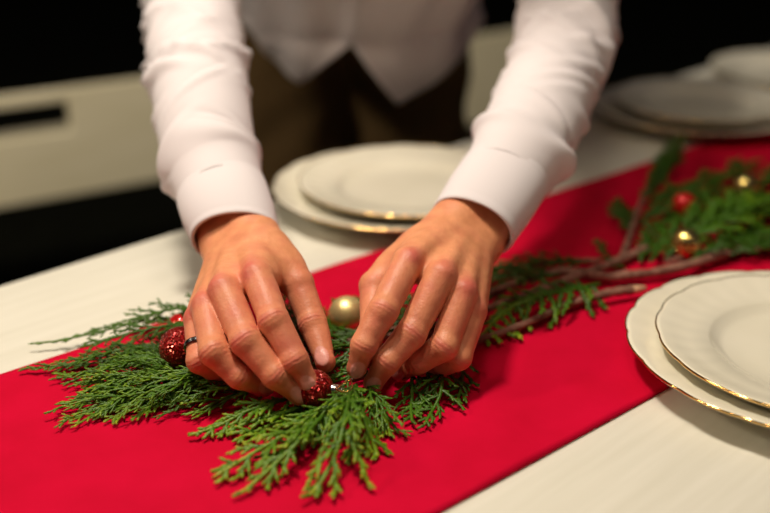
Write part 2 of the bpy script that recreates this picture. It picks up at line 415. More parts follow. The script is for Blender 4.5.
# ------------------------------------------------------------------ hands
def build_hand(J, fore, h=.00095):
    """J: finger -> list of four joints (base to tip); fore: point up the forearm; J['wrist'] the wrist centre."""
    wr = J['wrist']; allp = np.array([p for k, v in J.items() if k != 'wrist' for p in v] + [wr, fore])
    fd = Field(allp.min(0) - .034, allp.max(0) + .034, h)
    ix, pk = J['index'][0], J['pinky'][0]
    ad = nrm(wr - fore)
    wd = (ix - pk) - ad * ((ix - pk) @ ad); wd = nrm(wd)
    dors = nrm(np.cross(wd, ad)); dors = dors if dors @ (CAM - wr) > 0 else -dors       # back of the hand
    # forearm and wrist: two side-by-side cones
    for sgn in (-1, 1):
        add_cone(fd, wr + wd * sgn * .0115 + nrm(fore - wr) * .004, fore + wd * sgn * .0105, .0198, .0215, .012)
    names = ['index', 'middle', 'ring', 'pinky']
    carp = {n_: wr + wd * o - dors * .001 + ad * .008 for n_, o in zip(names, (.0135, .005, -.004, -.0125))}
    for n_ in names:
        m0 = J[n_][0]; rr = {'index': .0112, 'middle': .0112, 'ring': .0104, 'pinky': .0098}[n_]
        add_cone(fd, carp[n_], m0 - dors * .0015, .0155, rr, .010)
        # palm flesh under the metacarpals
        add_cone(fd, carp[n_] - dors * .012, m0 - dors * .012 - nrm(m0 - carp[n_]) * .008, .012, .0105, .012)
        # tendon ridge
        add_cone(fd, carp[n_] + dors * .0108, m0 + dors * (rr - .0040), .0038, .0040, .005)
    for a_, b_ in zip(names[:-1], names[1:]):               # flesh between neighbouring knuckles
        add_cone(fd, J[a_][0] - dors * .008, J[b_][0] - dors * .008, .0070, .0070, .006)
    # thumb root and the web to the index finger
    tb = J['thumb']
    add_cone(fd, wr + wd * .016 - dors * .004, tb[0], .0165, .0165, .012)
    add_cone(fd, tb[0], tb[1], .0165, .0125, .010)
    mid = carp['index'] * .35 + ix * .65
    add_cone(fd, mid - dors * .006, tb[0] * .4 + tb[1] * .6, .0085, .0095, .014)
    add_cone(fd, mid * .5 + carp['index'] * .5 - dors * .006, tb[0] * .6 + tb[1] * .4, .012, .012, .014)
    info = []
    for n_ in ['pinky', 'ring', 'thumb', 'index', 'middle']:
        P = J[n_]
        if n_ == 'thumb': P = P[1:]; R = [.0112, .0100, .0072]
        else:
            sc = {'index': 1, 'middle': 1.02, 'ring': .96, 'pinky': .86}[n_]
            R = [.0114 * sc, .0105 * sc, .0090 * sc, .0070 * sc]
        lo = np.min(P, 0) - .03; hi = np.max(P, 0) + .03
        sl, G = fd.sub(lo, hi)
        f = np.full(fd.d[sl].shape, .05, np.float32)
        for i in range(len(P) - 1):
            a, b_ = P[i], P[i + 1]; ra, rb = R[i], R[i + 1]
            mid_ = a * .5 + b_ * .5
            f = smin(f, cone_d(G, a, b_, ra, rb), .004)
            if i < len(P) - 2 or n_ == 'thumb':                          # fleshy pad on the palm side
                pad_ = nrm(np.cross(np.cross(b_ - a, dors), b_ - a))
                f = smin(f, cone_d(G, a * .7 + b_ * .3 - pad_ * .0022, a * .3 + b_ * .7 - pad_ * .0022, ra * .86, rb * .9), .004)
        # knuckle swellings on the back of each joint
        for i in range(1, len(P) - 1):
            t1 = nrm(nrm(P[i] - P[i - 1]) + nrm(P[i + 1] - P[i])); dd = nrm(dors - t1 * (dors @ t1))
            c = P[i] + dd * R[i] * .30; f = smin(f, np.sqrt((G[0] - c[0]) ** 2 + (G[1] - c[1]) ** 2 + (G[2] - c[2]) ** 2) - R[i] * .80, .004)
            info.append(('crease', P[i], t1, dd, R[i]))
        # nail on the last bone
        a, b_ = P[-2], P[-1]; t1 = nrm(b_ - a); d0 = dors + nrm(CAM - b_) * 1.1; dd = d0 - t1 * (d0 @ t1); dd = nrm(dd); sd = np.cross(t1, dd)
        rn_ = R[-1]; c = b_ + dd * rn_ * .74 - t1 * rn_ * .15
        f = smin(f, np.sqrt((G[0] - (b_ + t1 * rn_ * .25)[0]) ** 2 + (G[1] - (b_ + t1 * rn_ * .25)[1]) ** 2 + (G[2] - (b_ + t1 * rn_ * .25)[2]) ** 2) - rn_ * .93, .003)
        nd = ell_d(G, c, (t1, sd, dd), (rn_ * 1.15, rn_ * .78, rn_ * .34)); f = np.minimum(f, nd)
        info.append(('nail', c, (t1, sd, dd), rn_))
        dm = np.sqrt((G[0] - P[0][0]) ** 2 + (G[1] - P[0][1]) ** 2 + (G[2] - P[0][2]) ** 2)
        kk = .0009 + .0035 * np.clip(1 - dm / .020, 0, 1)
        fd.d[sl] = smin(fd.d[sl], f, kk)
        info.append(('tip', b_, rn_)); 
        if n_ != 'thumb': info.append(('knuckle', P[0] + dors * .010))
        else: info.append(('knuckle', P[0]))
    V, Fq = surface(fd)
    red = np.zeros(len(V)); nail = np.zeros(len(V)); cs = np.zeros(len(V)); cm = np.zeros(len(V))
    for q in info:
        if q[0] == 'crease':
            s_ = (V - q[1]) @ q[2]; rad = np.linalg.norm((V - q[1]) - s_[:, None] * q[2], axis=1)
            m_ = np.exp(-(s_ / .0040) ** 2) * (rad < q[4] * 1.7) * np.clip(((V - q[1]) @ q[3]) / q[4] * 1.2, 0, 1)
            cs = np.where(m_ > cm, s_, cs); cm = np.maximum(cm, m_); red = np.maximum(red, .75 * m_)
        elif q[0] == 'nail':
            x = [(V - q[1]) @ a for a in q[2]]; r_ = q[3]
            e = (x[0] / (r_ * 1.15)) ** 2 + (x[1] / (r_ * .78)) ** 2
            nail = np.maximum(nail, np.clip((1.0 - e) * 5, 0, 1) * (x[2] > -.1 * r_) * (np.abs(x[2]) < r_))
        elif q[0] == 'tip':
            red = np.maximum(red, .8 * np.exp(-(np.linalg.norm(V - q[1], axis=1) / .014) ** 2))
        else:
            red = np.maximum(red, .85 * np.exp(-(np.linalg.norm(V - q[1], axis=1) / .012) ** 2))
    for n_ in names + ['thumb']:                            # fingers are a little redder than the back of the hand
        for a, b_ in zip(J[n_][:-1], J[n_][1:]):
            if n_ == 'thumb' and a is J[n_][0]: continue
            m_ = (a + b_) / 2; red = np.maximum(red, .55 * np.exp(-(np.linalg.norm(V - m_, axis=1) / .022) ** 2))
    return V, Fq, dict(red=red, nail=nail, crease_s=cs, crease_m=cm), dors

def jt(lst): return [at(*q) for q in lst]
HR = dict(wrist=at(236, 240, .862),                         # his right hand, at the left of the picture
          thumb=jt([(268, 252, .835), (298, 284, .812), (313, 324, .797), (325, 361, .778)]),
          index=jt([(257, 276, .779), (274, 321, .752), (295, 360, .745), (309, 383, .749)]),
          middle=jt([(224, 290, .775), (246, 341, .748), (275, 375, .745), (298, 394, .752)]),
          ring=jt([(206, 306, .780), (214, 352, .750), (239, 376, .752), (262, 387, .766)]),
          pinky=jt([(197, 320, .787), (200, 360, .766), (217, 373, .780), (234, 379, .795)]))
HL = dict(wrist=at(469, 233, .868),
          thumb=jt([(420, 252, .845), (375, 286, .823), (374, 324, .802), (368, 356, .782)]),
          index=jt([(408, 262, .790), (383, 311, .764), (364, 345, .760), (357, 367, .767)]),
          middle=jt([(441, 276, .786), (411, 334, .772), (387, 361, .766), (374, 382, .774)]),
          ring=jt([(463, 292, .789), (444, 346, .776), (418, 362, .784), (402, 372, .798)]),
          pinky=jt([(474, 311, .796), (459, 357, .784), (441, 366, .796), (427, 371, .808)]))
ARM_R = [at(236, 239, .862), at(221, 192, .905), at(216, 176, .925), at(208, 148, .945), at(201, 95, .99), at(195, 42, 1.05), at(193, 5, 1.10)]
ARM_L = [at(472, 227, .870), at(506, 175, .915), at(516, 160, .93), at(528, 136, .955), at(548, 92, 1.005), at(565, 45, 1.06), at(569, 5, 1.11)]
WR_R, EL_R = HR['wrist'], at(195, 35, 1.06)
WR_L, EL_L = HL['wrist'], at(566, 42, 1.06)
SH_R, SH_L = np.array([-.215, 1.27, 1.20]), np.array([.20, 1.27, 1.20])

person = empty('person', (-.05, 1.62, 0))
tag(person, 'man in a white shirt and brown trousers arranging greenery with both hands', 'person')
bv, bf, ba = [], [], {k: [] for k in ('red', 'nail', 'crease_s', 'crease_m')}
def body_add(V, Fq, A=None):
    n = sum(len(x) for x in bv); bv.append(V); bf.append(Fq + n)
    for k in ba: ba[k].append(A[k] if A else np.zeros(len(V)))
for Jh, ar in ((HR, ARM_R), (HL, ARM_L)):
    V, Fq, A, dd = build_hand(Jh, ar[1]); body_add(V, Fq, A)
# the rest of the body under the clothes, at a coarser step
HIP = np.array([-.05, 1.60, .93]); CH = np.array([-.015, 1.33, 1.14]); NK = np.array([-.01, 1.20, 1.27]); HD = np.array([-.01, 1.10, 1.38])
fd = Field((-.38, .85, .02), (.38, 1.80, 1.56), .008)
add_cone(fd, HIP, (HIP + CH) / 2, .105, .10, .05, .1); add_cone(fd, (HIP + CH) / 2, CH, .10, .095, .05, .1)
for s_, sh, ar in ((-1, SH_R, ARM_R), (1, SH_L, ARM_L)):
    add_cone(fd, CH + np.array([s_ * .06, 0, .0]), sh + np.array([-s_ * .05, .01, -.02]), .070, .045, .04, .08)
    add_cone(fd, sh + np.array([-s_ * .02, 0, -.01]), ar[6], .040, .034, .02, .06)
    for k in range(1, 6): add_cone(fd, ar[k], ar[k + 1], .022 + .002 * k, .024 + .002 * k, .01, .06)
    hipj = HIP + np.array([s_ * .085, 0, -.03]); kn = np.array([-.05 + s_ * .10, 1.58, .50]); an = np.array([-.05 + s_ * .11, 1.64, .09])
    add_cone(fd, hipj, kn, .085, .055, .04, .08); add_cone(fd, kn, an, .052, .036, .03, .06)
    add_cone(fd, an, an + np.array([s_ * .02, -.14, -.035]), .034, .028, .02, .05)
add_cone(fd, CH + np.array([0, -.02, .04]), NK, .060, .050, .04, .08); add_cone(fd, NK, HD, .055, .055, .03, .08)
fwd = nrm(np.array([0, -.75, -.66])); upv = nrm(np.array([0, -.66, .75])); axs = (R_, fwd, upv)
HC = HD + upv * .06
add_ell(fd, HC, (.076, .098, .108), .02, axs); add_ell(fd, HC + fwd * .035 - upv * .065, (.055, .055, .055), .03, axs)
add_cone(fd, HC + fwd * .095 + upv * .005, HC + fwd * .115 - upv * .03, .010, .015, .012); add_cone(fd, HC + fwd * .085 + upv * .03 - R_ * .035, HC + fwd * .085 + upv * .03 + R_ * .035, .011, .011, .015)
for s_ in (-1, 1):
    add_ell(fd, HC + R_ * s_ * .078 - upv * .005, (.011, .020, .032), .006, axs); add_ell(fd, HC + fwd * .088 + R_ * s_ * .032 + upv * .004, (.013, .010, .010), .006, axs)
add_cone(fd, HC + fwd * .090 - upv * .062 - R_ * .018, HC + fwd * .090 - upv * .062 + R_ * .018, .009, .009, .008)
V, Fq = surface(fd); body_add(V, Fq)
mesh('body', np.vstack(bv), np.vstack(bf), M['skin'], person, attrs={k: np.concatenate(v) for k, v in ba.items()})
fd = Field(HC - .16, HC + .16, .006); add_ell(fd, HC + upv * .022 - fwd * .014, (.086, .106, .104), .02, axs)
sl, G = fd.sub(HC - .16, HC + .16); cut = HC + fwd * .045 + upv * .035
pl = (G[0] - cut[0]) * 0 + (G[1] - cut[1]) * (fwd * .8 - upv * .6)[1] + (G[2] - cut[2]) * (fwd * .8 - upv * .6)[2]
fd.d[sl] = np.maximum(fd.d[sl], pl); V, Fq = surface(fd); mesh('hair', V, Fq, M['hair'], person)
# trousers and shoes
fd = Field((-.36, 1.36, .06), (.26, 1.84, 1.06), .007)
add_cone(fd, HIP + np.array([-.045, .01, 0]), HIP + np.array([.045, .01, 0]), .125, .125, .05, .1)
for s_ in (-1, 1):
    hipj = HIP + np.array([s_ * .076, 0, -.05]); kn = np.array([-.05 + s_ * .10, 1.565, .50]); an = np.array([-.05 + s_ * .12, 1.62, .09])
    add_cone(fd, hipj, kn, .098, .080, .03, .1); add_cone(fd, kn, an, .085, .072, .03, .1)
sl, G = fd.sub((-9, -9, -9), (9, 9, 9))
fo = .0035 * np.sin(G[0] * 48 + 3 * np.sin(G[2] * 5 + 1)) + .003 * np.sin(G[2] * 34 + G[1] * 40 + 2.5 * np.sin(G[0] * 17)) + .0015 * np.sin(G[2] * 80 - G[0] * 60 + 3 * np.sin(G[1] * 12))
fd.d[sl] += fo.astype(np.float32)
fd.d[sl] = np.maximum(fd.d[sl], np.maximum(G[2] - 1.0, .075 - G[2]) + 0 * G[0] + 0 * G[1])
V, Fq = surface(fd); trs = mesh('trousers', V, Fq, M['trousers'], person)
for s_ in (-1, 1):
    fd = Field((-.05 + s_ * .12 - .1, 1.35, .0), (-.05 + s_ * .12 + .1, 1.75, .16), .006)
    a = np.array([-.05 + s_ * .12, 1.65, .05]); add_cone(fd, a, a + np.array([s_ * .02, -.19, -.012]), .046, .036, .02, .05); add_cone(fd, a, a + np.array([0, 0, .06]), .045, .045, .02, .05)
    sl, G = fd.sub((-9, -9, -9), (9, 9, 9)); fd.d[sl] = np.maximum(fd.d[sl], .004 - G[2] + 0 * G[0] + 0 * G[1])
    V, Fq = surface(fd); mesh('shoe', V, Fq, M['shoe'], person)

# ------------------------------------------------------------------ shirt
def folds_fn(folds):
    def fn(s, th):
        d = np.zeros_like(s)
        for (s0, tilt, th0, wd, amp, ext) in folds:
            dth = (th - th0 + math.pi) % (2 * math.pi) - math.pi
            x = (s - s0 - tilt * dth) / wd
            d += amp * (np.exp(-x * x) - .55 * np.exp(-((x - 1.5) / .9) ** 2)) * np.exp(-(dth / ext) ** 2)
        return d
    return fn
def sleeve(ctrl, rads, folds, nu=190, nv=120, flat=.92, ref=(0, 0, 1)):
    P = spline(ctrl, nu); r = spline(np.array(rads)[:, None], nu)[:, 0]
    T = np.gradient(P, axis=0); T /= np.linalg.norm(T, axis=1)[:, None]
    S = np.cross(T, ref); S /= np.linalg.norm(S, axis=1)[:, None]; Nn = np.cross(S, T)
    th = np.arange(nv) * 2 * math.pi / nv
    L = np.concatenate([[0], np.cumsum(np.linalg.norm(np.diff(P, axis=0), axis=1))])
    s2, t2 = np.meshgrid(L, th, indexing='ij')
    d = folds_fn(folds)(s2, t2)
    rr = r[:, None] + d * 1.3 * np.clip((s2 - .012) / .03, 0, 1)
    V = P[:, None] + rr[:, :, None] * (np.cos(t2)[:, :, None] * S[:, None] + flat * np.sin(t2)[:, :, None] * Nn[:, None])
    Fq = [(i * nv + j, i * nv + (j + 1) % nv, (i + 1) * nv + (j + 1) % nv, (i + 1) * nv + j) for i in range(nu - 1) for j in range(nv)]
    return V.reshape(-1, 3), Fq
def px(r, t): return r * t / FPX
def make_cuff(P0, P1, r0, r1, parent, ref, ax0):
    # P0 the opening at the hand, P1 where it meets the sleeve; a stiff double band with a rolled edge
    nv = 96; ax = nrm(P1 - P0); S = nrm(np.cross(ax, ref)); Nn = np.cross(S, ax); L = np.linalg.norm(P1 - P0)
    prof = [(.96, -.0022), (.5, -.0022), (.04, -.0022), (0, -.0016), (-.015, 0), (0, .0012), (.04, .0016), (.10, .0008), (.13, .0014), (.5, .0022), (.88, .0016), (.92, .0008), (.97, .0012), (1.0, .0002), (1.0, -.003)]
    V = []
    for u, o in prof:
        rr = r0 + (r1 - r0) * u + o; w_ = nrm(ax0 + (ax - ax0) * min(1, max(0, u))); S = nrm(np.cross(w_, ref)); Nn = np.cross(S, w_)
        for j in range(nv):
            th = 2 * math.pi * j / nv; wob = .0012 * math.sin(2 * th + 1) + .0007 * math.sin(3 * th)
            V.append(P0 + ax * L * u + (rr + wob) * (math.cos(th) * S + .90 * math.sin(th) * Nn))
    Fq = [(i * nv + j, i * nv + (j + 1) % nv, (i + 1) * nv + (j + 1) % nv, (i + 1) * nv + j) for i in range(len(prof) - 1) for j in range(nv)]
    return mesh('cuff', np.array(V), Fq, M['shirt'], parent)

# torso of the shirt: rings from the neck to the hem, open in front below the last button
lev = [  # centre x, y, z, half width, half depth, tilt of the ring
    (-.01, 1.215, 1.30, .066, .062, 40), (-.01, 1.235, 1.275, .10, .075, 45), (-.008, 1.265, 1.235, .185, .095, 48), (-.01, 1.32, 1.16, .205, .125, 48),
    (-.02, 1.40, 1.06, .190, .135, 40), (-.03, 1.47, .98, .175, .150, 25), (-.042, 1.525, .895, .168, .165, 8)]
HEM = {1: [at(397, 103, 1.42), at(430, 86, 1.43), at(464, 52, 1.46), at(483, 20, 1.50), np.array([.13, 1.60, .85]), np.array([.05, 1.685, .81]), np.array([-.04, 1.70, .80])],
       -1: [at(300, 83, 1.42), at(280, 66, 1.43), at(262, 47, 1.45), at(243, 15, 1.50), np.array([-.205, 1.60, .85]), np.array([-.13, 1.685, .81]), np.array([-.04, 1.70, .80])]}
NL, NH, nvt = 50, 24, 160; LV = spline(lev, NL); V = []
HS = {k: spline(v, 81) for k, v in HEM.items()}
def ring_pt(i, j):
    cx, cy, cz, hw, hd, tl = LV[i]; th = j / nvt * 2 * math.pi; q = i / (NL + NH); g = min(th, 2 * math.pi - th); sg = 1 if th < math.pi else -1
    x = math.sin(th) * hw; y = -math.cos(th) * hd
    wave = .012 * math.sin(g * 7 + q * 3 + (0 if sg > 0 else 1.2)) * q ** 2 + .005 * math.sin(g * 13 + q * 5)
    y -= wave * max(0, math.cos(th)); x += wave * math.sin(th); a_ = math.radians(tl)
    return np.array([cx + x, cy + y * math.cos(a_), cz + y * math.sin(a_)])
for i in range(NL + NH):
    for j in range(nvt + 1):
        if i < NL: V.append(ring_pt(i, j)); continue
        f_ = (i - NL + 1) / NH; sg = 1 if j <= nvt // 2 else -1; jj = j if sg > 0 else nvt - j
        a0 = ring_pt(NL - 1, j); a1 = HS[sg][min(80, jj)]
        p_ = a0 + (a1 - a0) * f_
        p_ = p_ + np.array([0, -1, 0]) * (.012 * math.sin(jj * .30 + 1 + sg) * f_ * (1 - .4 * f_) + .010 * math.sin(math.pi * f_)) * math.exp(-(jj / 45) ** 2)
        V.append(p_)
nw = nvt + 1
Fq = [(i * nw + j, i * nw + j + 1, (i + 1) * nw + j + 1, (i + 1) * nw + j) for i in range(NL + NH - 1) for j in range(nvt)]
shirt = mesh('shirt', np.array(V), Fq, M['shirt'], person)
so = shirt.modifiers.new('thickness', 'SOLIDIFY'); so.thickness = .0012
rg = random.Random(5)
def arm(cuff0, cuff1, pts, rads, folds, rc, ax0):
    ref = nrm(np.array([0, -.55, .84]))
    sl_ = sleeve([p_ for p_ in pts], rads, folds, ref=ref)
    o = mesh('sleeve', sl_[0], sl_[1], M['shirt'], shirt); so = o.modifiers.new('thickness', 'SOLIDIFY'); so.thickness = .001; so.offset = -1
    c = make_cuff(cuff0, cuff1, rc[0], rc[1], shirt, ref, ax0)
    return o
def rand_folds(L, seed, extra):
    r = random.Random(seed); out = []
    for k in range(60):
        s0 = r.uniform(.05, L * .93); 
        out.append((s0, r.choice((-1, 1)) * r.uniform(.008, .034), r.uniform(0, 6.28), r.uniform(.0028, .0065), r.uniform(.0014, .0038) * (1.7 if s0 > .13 else 1.0), r.uniform(.35, .9)))
    return out + extra
def arm_pts(A, SH, dx):
    return [A[1] + (A[0] - A[1]) * .12] + A[2:7] + [SH * .5 + A[6] * .5, SH + np.array([dx * .3, 0, 0]), SH + np.array([dx * 2.6, .012, .022]), SH + np.array([dx * 5, .02, .03])]
arm(ARM_R[0], ARM_R[1], arm_pts(ARM_R, SH_R, .02), [.0335, .0385, .0408, .0425, .0440, .0450, .056, .066, .062, .040],
    rand_folds(.5, 11, [(.05, .010, 1.0, .010, .0030, 1.0), (.045, -.012, 3.4, .011, .0045, .9), (.19, .022, .6, .007, .0042, .9), (.205, -.006, .9, .005, .0036, .8), (.215, -.026, 2.4, .007, .0042, .9), (.235, .03, 2.0, .008, .0045, .9)]), (.0338, .0358), nrm(at(240, 192, .905) - at(238, 240, .862)))
arm(ARM_L[0], ARM_L[1], arm_pts(ARM_L, SH_L, -.02), [.0345, .0400, .0425, .0435, .0460, .0480, .058, .066, .062, .040],
    rand_folds(.5, 23, [(.04, -.010, .2, .010, .0065, .8), (.05, .012, 2.6, .009, .0035, 1.0), (.17, .024, 2.6, .007, .0042, .9), (.20, -.022, 2.2, .007, .0042, .9), (.215, .006, 2.8, .005, .0036, .8), (.235, .03, 1.4, .008, .0042, .9)]), (.0338, .0362), nrm(ARM_L[1] - ARM_L[0]))
# the ring on his little finger
a, b_ = HR['pinky'][0], HR['pinky'][1]; c = a * .34 + b_ * .66; axd = nrm(b_ - a); S = nrm(np.cross(axd, (0, 0, 1))); Nn = np.cross(S, axd)
V = []; nv = 48; prof = [(-.0018, .0), (-.0017, .0010), (-.0006, .0012), (0, .0009), (.0006, .0012), (.0017, .0010), (.0018, 0)]
for u, o in prof:
    for j in range(nv):
        th = 2 * math.pi * j / nv; V.append(c + axd * u + (.0098 + o) * (math.cos(th) * S + math.sin(th) * Nn))
Fq = [(i * nv + j, i * nv + (j + 1) % nv, (i + 1) * nv + (j + 1) % nv, (i + 1) * nv + j) for i in range(len(prof) - 1) for j in range(nv)]
rg_ = mesh('finger_ring', np.array(V), Fq, M['black_metal'], person); rg_['label'] = 'thin dark metal band on the little finger'

# ------------------------------------------------------------------ baubles
def bauble(label, group, pos, r, mat, axis, thread=False):
    e = empty('bauble', pos); tag(e, label, 'bauble', group)
    v = []; f = []; n, mm = 40, 24
    for i in range(mm + 1):
        ph = math.pi * i / mm
        for j in range(n): th = 2 * math.pi * j / n; v.append((r * math.sin(ph) * math.cos(th), r * math.sin(ph) * math.sin(th), r * math.cos(ph)))
    f = [(i * n + j, (i + 1) * n + j, (i + 1) * n + (j + 1) % n, i * n + (j + 1) % n) for i in range(mm) for j in range(n)]
    mesh('ball', v, f, mat, e, True, False)
    ax = nrm(axis); q = MB(); q.tube([ax * r * .90, ax * r * .95, ax * (r + .0055), ax * (r + .006)], [.0040, .0040, .0038, .0026], 16, up=(.31, .2, .9)); cap = q.build('cap', M['silver'], e, True, False)
    q = MB(); s_ = nrm(np.cross(ax, (.3, .1, .9)))
    q.tube([ax * (r + .006 + .0022 * math.sin(a_)) + s_ * .0022 * math.cos(a_) for a_ in np.linspace(-.3, math.pi + .3, 14)], .0004, 6, up=np.cross(ax, s_)); q.build('hook', M['silver'], e, True, False)
    return e
bauble('red glitter bauble pinched between the fingertips', 'red glitter baubles', on(314, 389, TZ + .0235), .0140, M['red_glitter'], (.9, -.15, .05))
bauble('red glitter bauble in the greenery beside the ringed little finger', 'red glitter baubles', on(181, 348, TZ + .026), .0165, M['red_glitter'], (.5, .8, .3))
bauble('dull red bauble half buried in greenery behind the left hand', 'red glitter baubles', on(181, 327, TZ + .012), .0115, M['red_gloss'], (.5, .8, -.3))
bauble('gold bauble lying between the two hands', 'gold baubles', on(347, 314, TZ + .020), .0150, M['gold'], (.4, .8, -.3))
bauble('blurred gold glitter bauble among the far greenery above the branch', 'gold baubles', on(686, 243, TZ + .022), .0145, M['gold_glitter'], (.4, .8, -.3))
bauble('blurred gold bauble farthest back in the greenery at right', 'gold baubles', on(745, 187, TZ + .022), .0145, M['gold_glitter'], (.4, .8, -.3))
bauble('blurred shiny red bauble in the far greenery', 'red glossy baubles', on(684, 205, TZ + .022), .013, M['red_gloss'], (.4, .8, -.3))
q = MB(); tp = [on(336, 388, TZ + .030), on(343, 384, TZ + .036), on(350, 380, TZ + .034), on(352, 388, TZ + .033), on(346, 392, TZ + .032), on(340, 391, TZ + .031), on(336, 389, TZ + .030)]
q.tube(spline(tp, 40), .0006, 6, up=(.2, .1, 1)); tag(q.build('hanging_thread', M['gilt']), 'thin gold hanging loop beside the pinched red bauble', 'thread')

# ------------------------------------------------------------------ cedar greenery
RN = np.random.default_rng(8)
FLOORZ = RZ + .0012
def settle(P, r=.001):
    P = P.copy(); P[:, 2] = np.maximum(P[:, 2], FLOORZ + r); return P
def twig(mb, p, d, up, L, r, tip0, tip1, curl, droop, teeth=True):
    n = max(5, int(L / .0017)); t = np.linspace(0, 1, n); side = np.cross(d, up)
    P = p + np.outer(t * L, d) + np.outer(t * t * L * curl, side) - np.outer(t * t * L * droop, (0, 0, 1)) 
    rad = r * (1 - .55 * t ** 3); rad = rad * (1 + (.30 * ((np.arange(n) % 2) * 2 - 1) if teeth else 0)); rad[-1] = r * .15
    P = settle(P)
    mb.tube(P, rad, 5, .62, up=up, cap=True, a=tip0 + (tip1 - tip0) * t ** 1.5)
    return P
def spray(mb, axis, up, Ls, gap=.0062, r=.00135, ang=30, bright=1.0, curl=.2, sub=.014, start=.05, side=0, fan=.0):
    """a flat spray: an axis with alternate branchlets, each with its own short branchlets"""
    up = np.asarray(up); axis = settle(axis, .0015); n = len(axis); T = np.gradient(axis, axis=0); T /= np.linalg.norm(T, axis=1)[:, None]
    seg = np.concatenate([[0], np.cumsum(np.linalg.norm(np.diff(axis, axis=0), axis=1))]); L = seg[-1]
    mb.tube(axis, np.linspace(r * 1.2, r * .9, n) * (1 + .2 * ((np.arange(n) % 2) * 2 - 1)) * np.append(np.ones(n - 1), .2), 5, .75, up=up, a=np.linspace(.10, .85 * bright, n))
    s = L * start; k = 0
    while s < L * .985:
        i = int(np.searchsorted(seg, s)); i = min(max(i, 1), n - 1)
        p, t = axis[i], T[i]; sgn = side if side else (1 if k % 2 else -1); sd = nrm(np.cross(t, up)) * sgn
        u = s / L; env = min(1, .5 + 1.6 * u) * min(1, (1 - u) * 2.0 + .16)
        ll = Ls * env * RN.uniform(.65, 1.2)
        a_ = math.radians(ang * RN.uniform(.7, 1.3)); d = nrm(t * math.cos(a_) + sd * math.sin(a_) + up * RN.uniform(-.18, .34))
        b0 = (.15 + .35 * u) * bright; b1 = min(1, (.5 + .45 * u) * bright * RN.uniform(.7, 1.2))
        P = twig(mb, p, d, up, ll, r, b0, b1, -sgn * curl * RN.uniform(.2, 1.2), RN.uniform(.0, .35))
        if sub and ll > .009:
            m = len(P); st = RN.uniform(.003, .006); kk = k; dl = ll / (m - 1)
            while st < ll * .9:
                j = min(m - 2, int(st / dl)); tt = nrm(P[j + 1] - P[j]); s2 = nrm(np.cross(tt, up)) * (1 if kk % 2 else -1)
                aa = math.radians(RN.uniform(18, 36)); d2 = nrm(tt * math.cos(aa) + s2 * math.sin(aa) + up * RN.uniform(-.15, .3))
                l2 = min(sub, (ll - st) * .5 + .003) * RN.uniform(.6, 1.2); f_ = st / ll
                twig(mb, P[j], d2, up, l2, r * .88, b0 + (b1 - b0) * f_, min(1, b1 * 1.1), RN.uniform(-.1, .1), RN.uniform(-.05, .15))
                st += RN.uniform(.0042, .0068); kk += 1
        s += gap * RN.uniform(.8, 1.2); k += 1
def zpath(pts, n=46): return spline([on(x, y, TZ + z) for x, y, z in pts], n)
def branch(label, stem, srad, sprays, group='cedar branches on the runner', cut=False):
    P = zpath(stem, 70); base = P[0].copy(); base[2] = TZ
    e = empty('cedar_branch', base); tag(e, label, 'branch', group)
    q = MB(); n = len(P); rad = np.linspace(srad[0], srad[1], n) * (1 + .10 * np.sin(np.arange(n) * 1.1) + .06 * np.sin(np.arange(n) * 2.7))
    P[:, 2] = np.maximum(P[:, 2], FLOORZ + rad); q.tube(P, rad, 10); q.build('stem', M['bark'], e)
    if cut:
        q = MB(); t = nrm(P[0] - P[1]); q.tube([P[0] - t * .001, P[0] + t * .006, P[0] + t * .013], [rad[0] * .93, rad[0] * .85, rad[0] * .6], 12); q.build('cut_end', M['cut_wood'], e)
    for pts, Ls, kw in sprays:
        mb = MB(); kw = dict(kw); up = nrm(kw.pop('up', (0, -.25, 1)))
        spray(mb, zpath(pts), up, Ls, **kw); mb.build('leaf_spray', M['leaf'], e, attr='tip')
    return e
CORD = dict(ang=22, sub=.009, r=.00108, gap=.0064, curl=.10)
def C_(**k): return dict(CORD, **k)
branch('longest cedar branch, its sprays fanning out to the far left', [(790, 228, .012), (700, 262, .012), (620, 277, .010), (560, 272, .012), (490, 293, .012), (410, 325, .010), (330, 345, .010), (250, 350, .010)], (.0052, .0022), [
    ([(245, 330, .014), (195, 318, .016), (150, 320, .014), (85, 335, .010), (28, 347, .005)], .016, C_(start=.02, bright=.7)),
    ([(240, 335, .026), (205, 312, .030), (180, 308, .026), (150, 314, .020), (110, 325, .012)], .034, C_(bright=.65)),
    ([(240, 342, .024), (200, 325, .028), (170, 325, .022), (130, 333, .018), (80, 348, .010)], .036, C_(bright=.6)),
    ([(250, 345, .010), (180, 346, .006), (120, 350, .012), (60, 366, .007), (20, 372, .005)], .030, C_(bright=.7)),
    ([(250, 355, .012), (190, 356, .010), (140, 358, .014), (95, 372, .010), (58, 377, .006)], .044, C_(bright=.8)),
    ([(240, 362, .012), (185, 366, .012), (145, 370, .016), (112, 380, .014), (82, 392, .008)], .046, C_(bright=.95)),
])
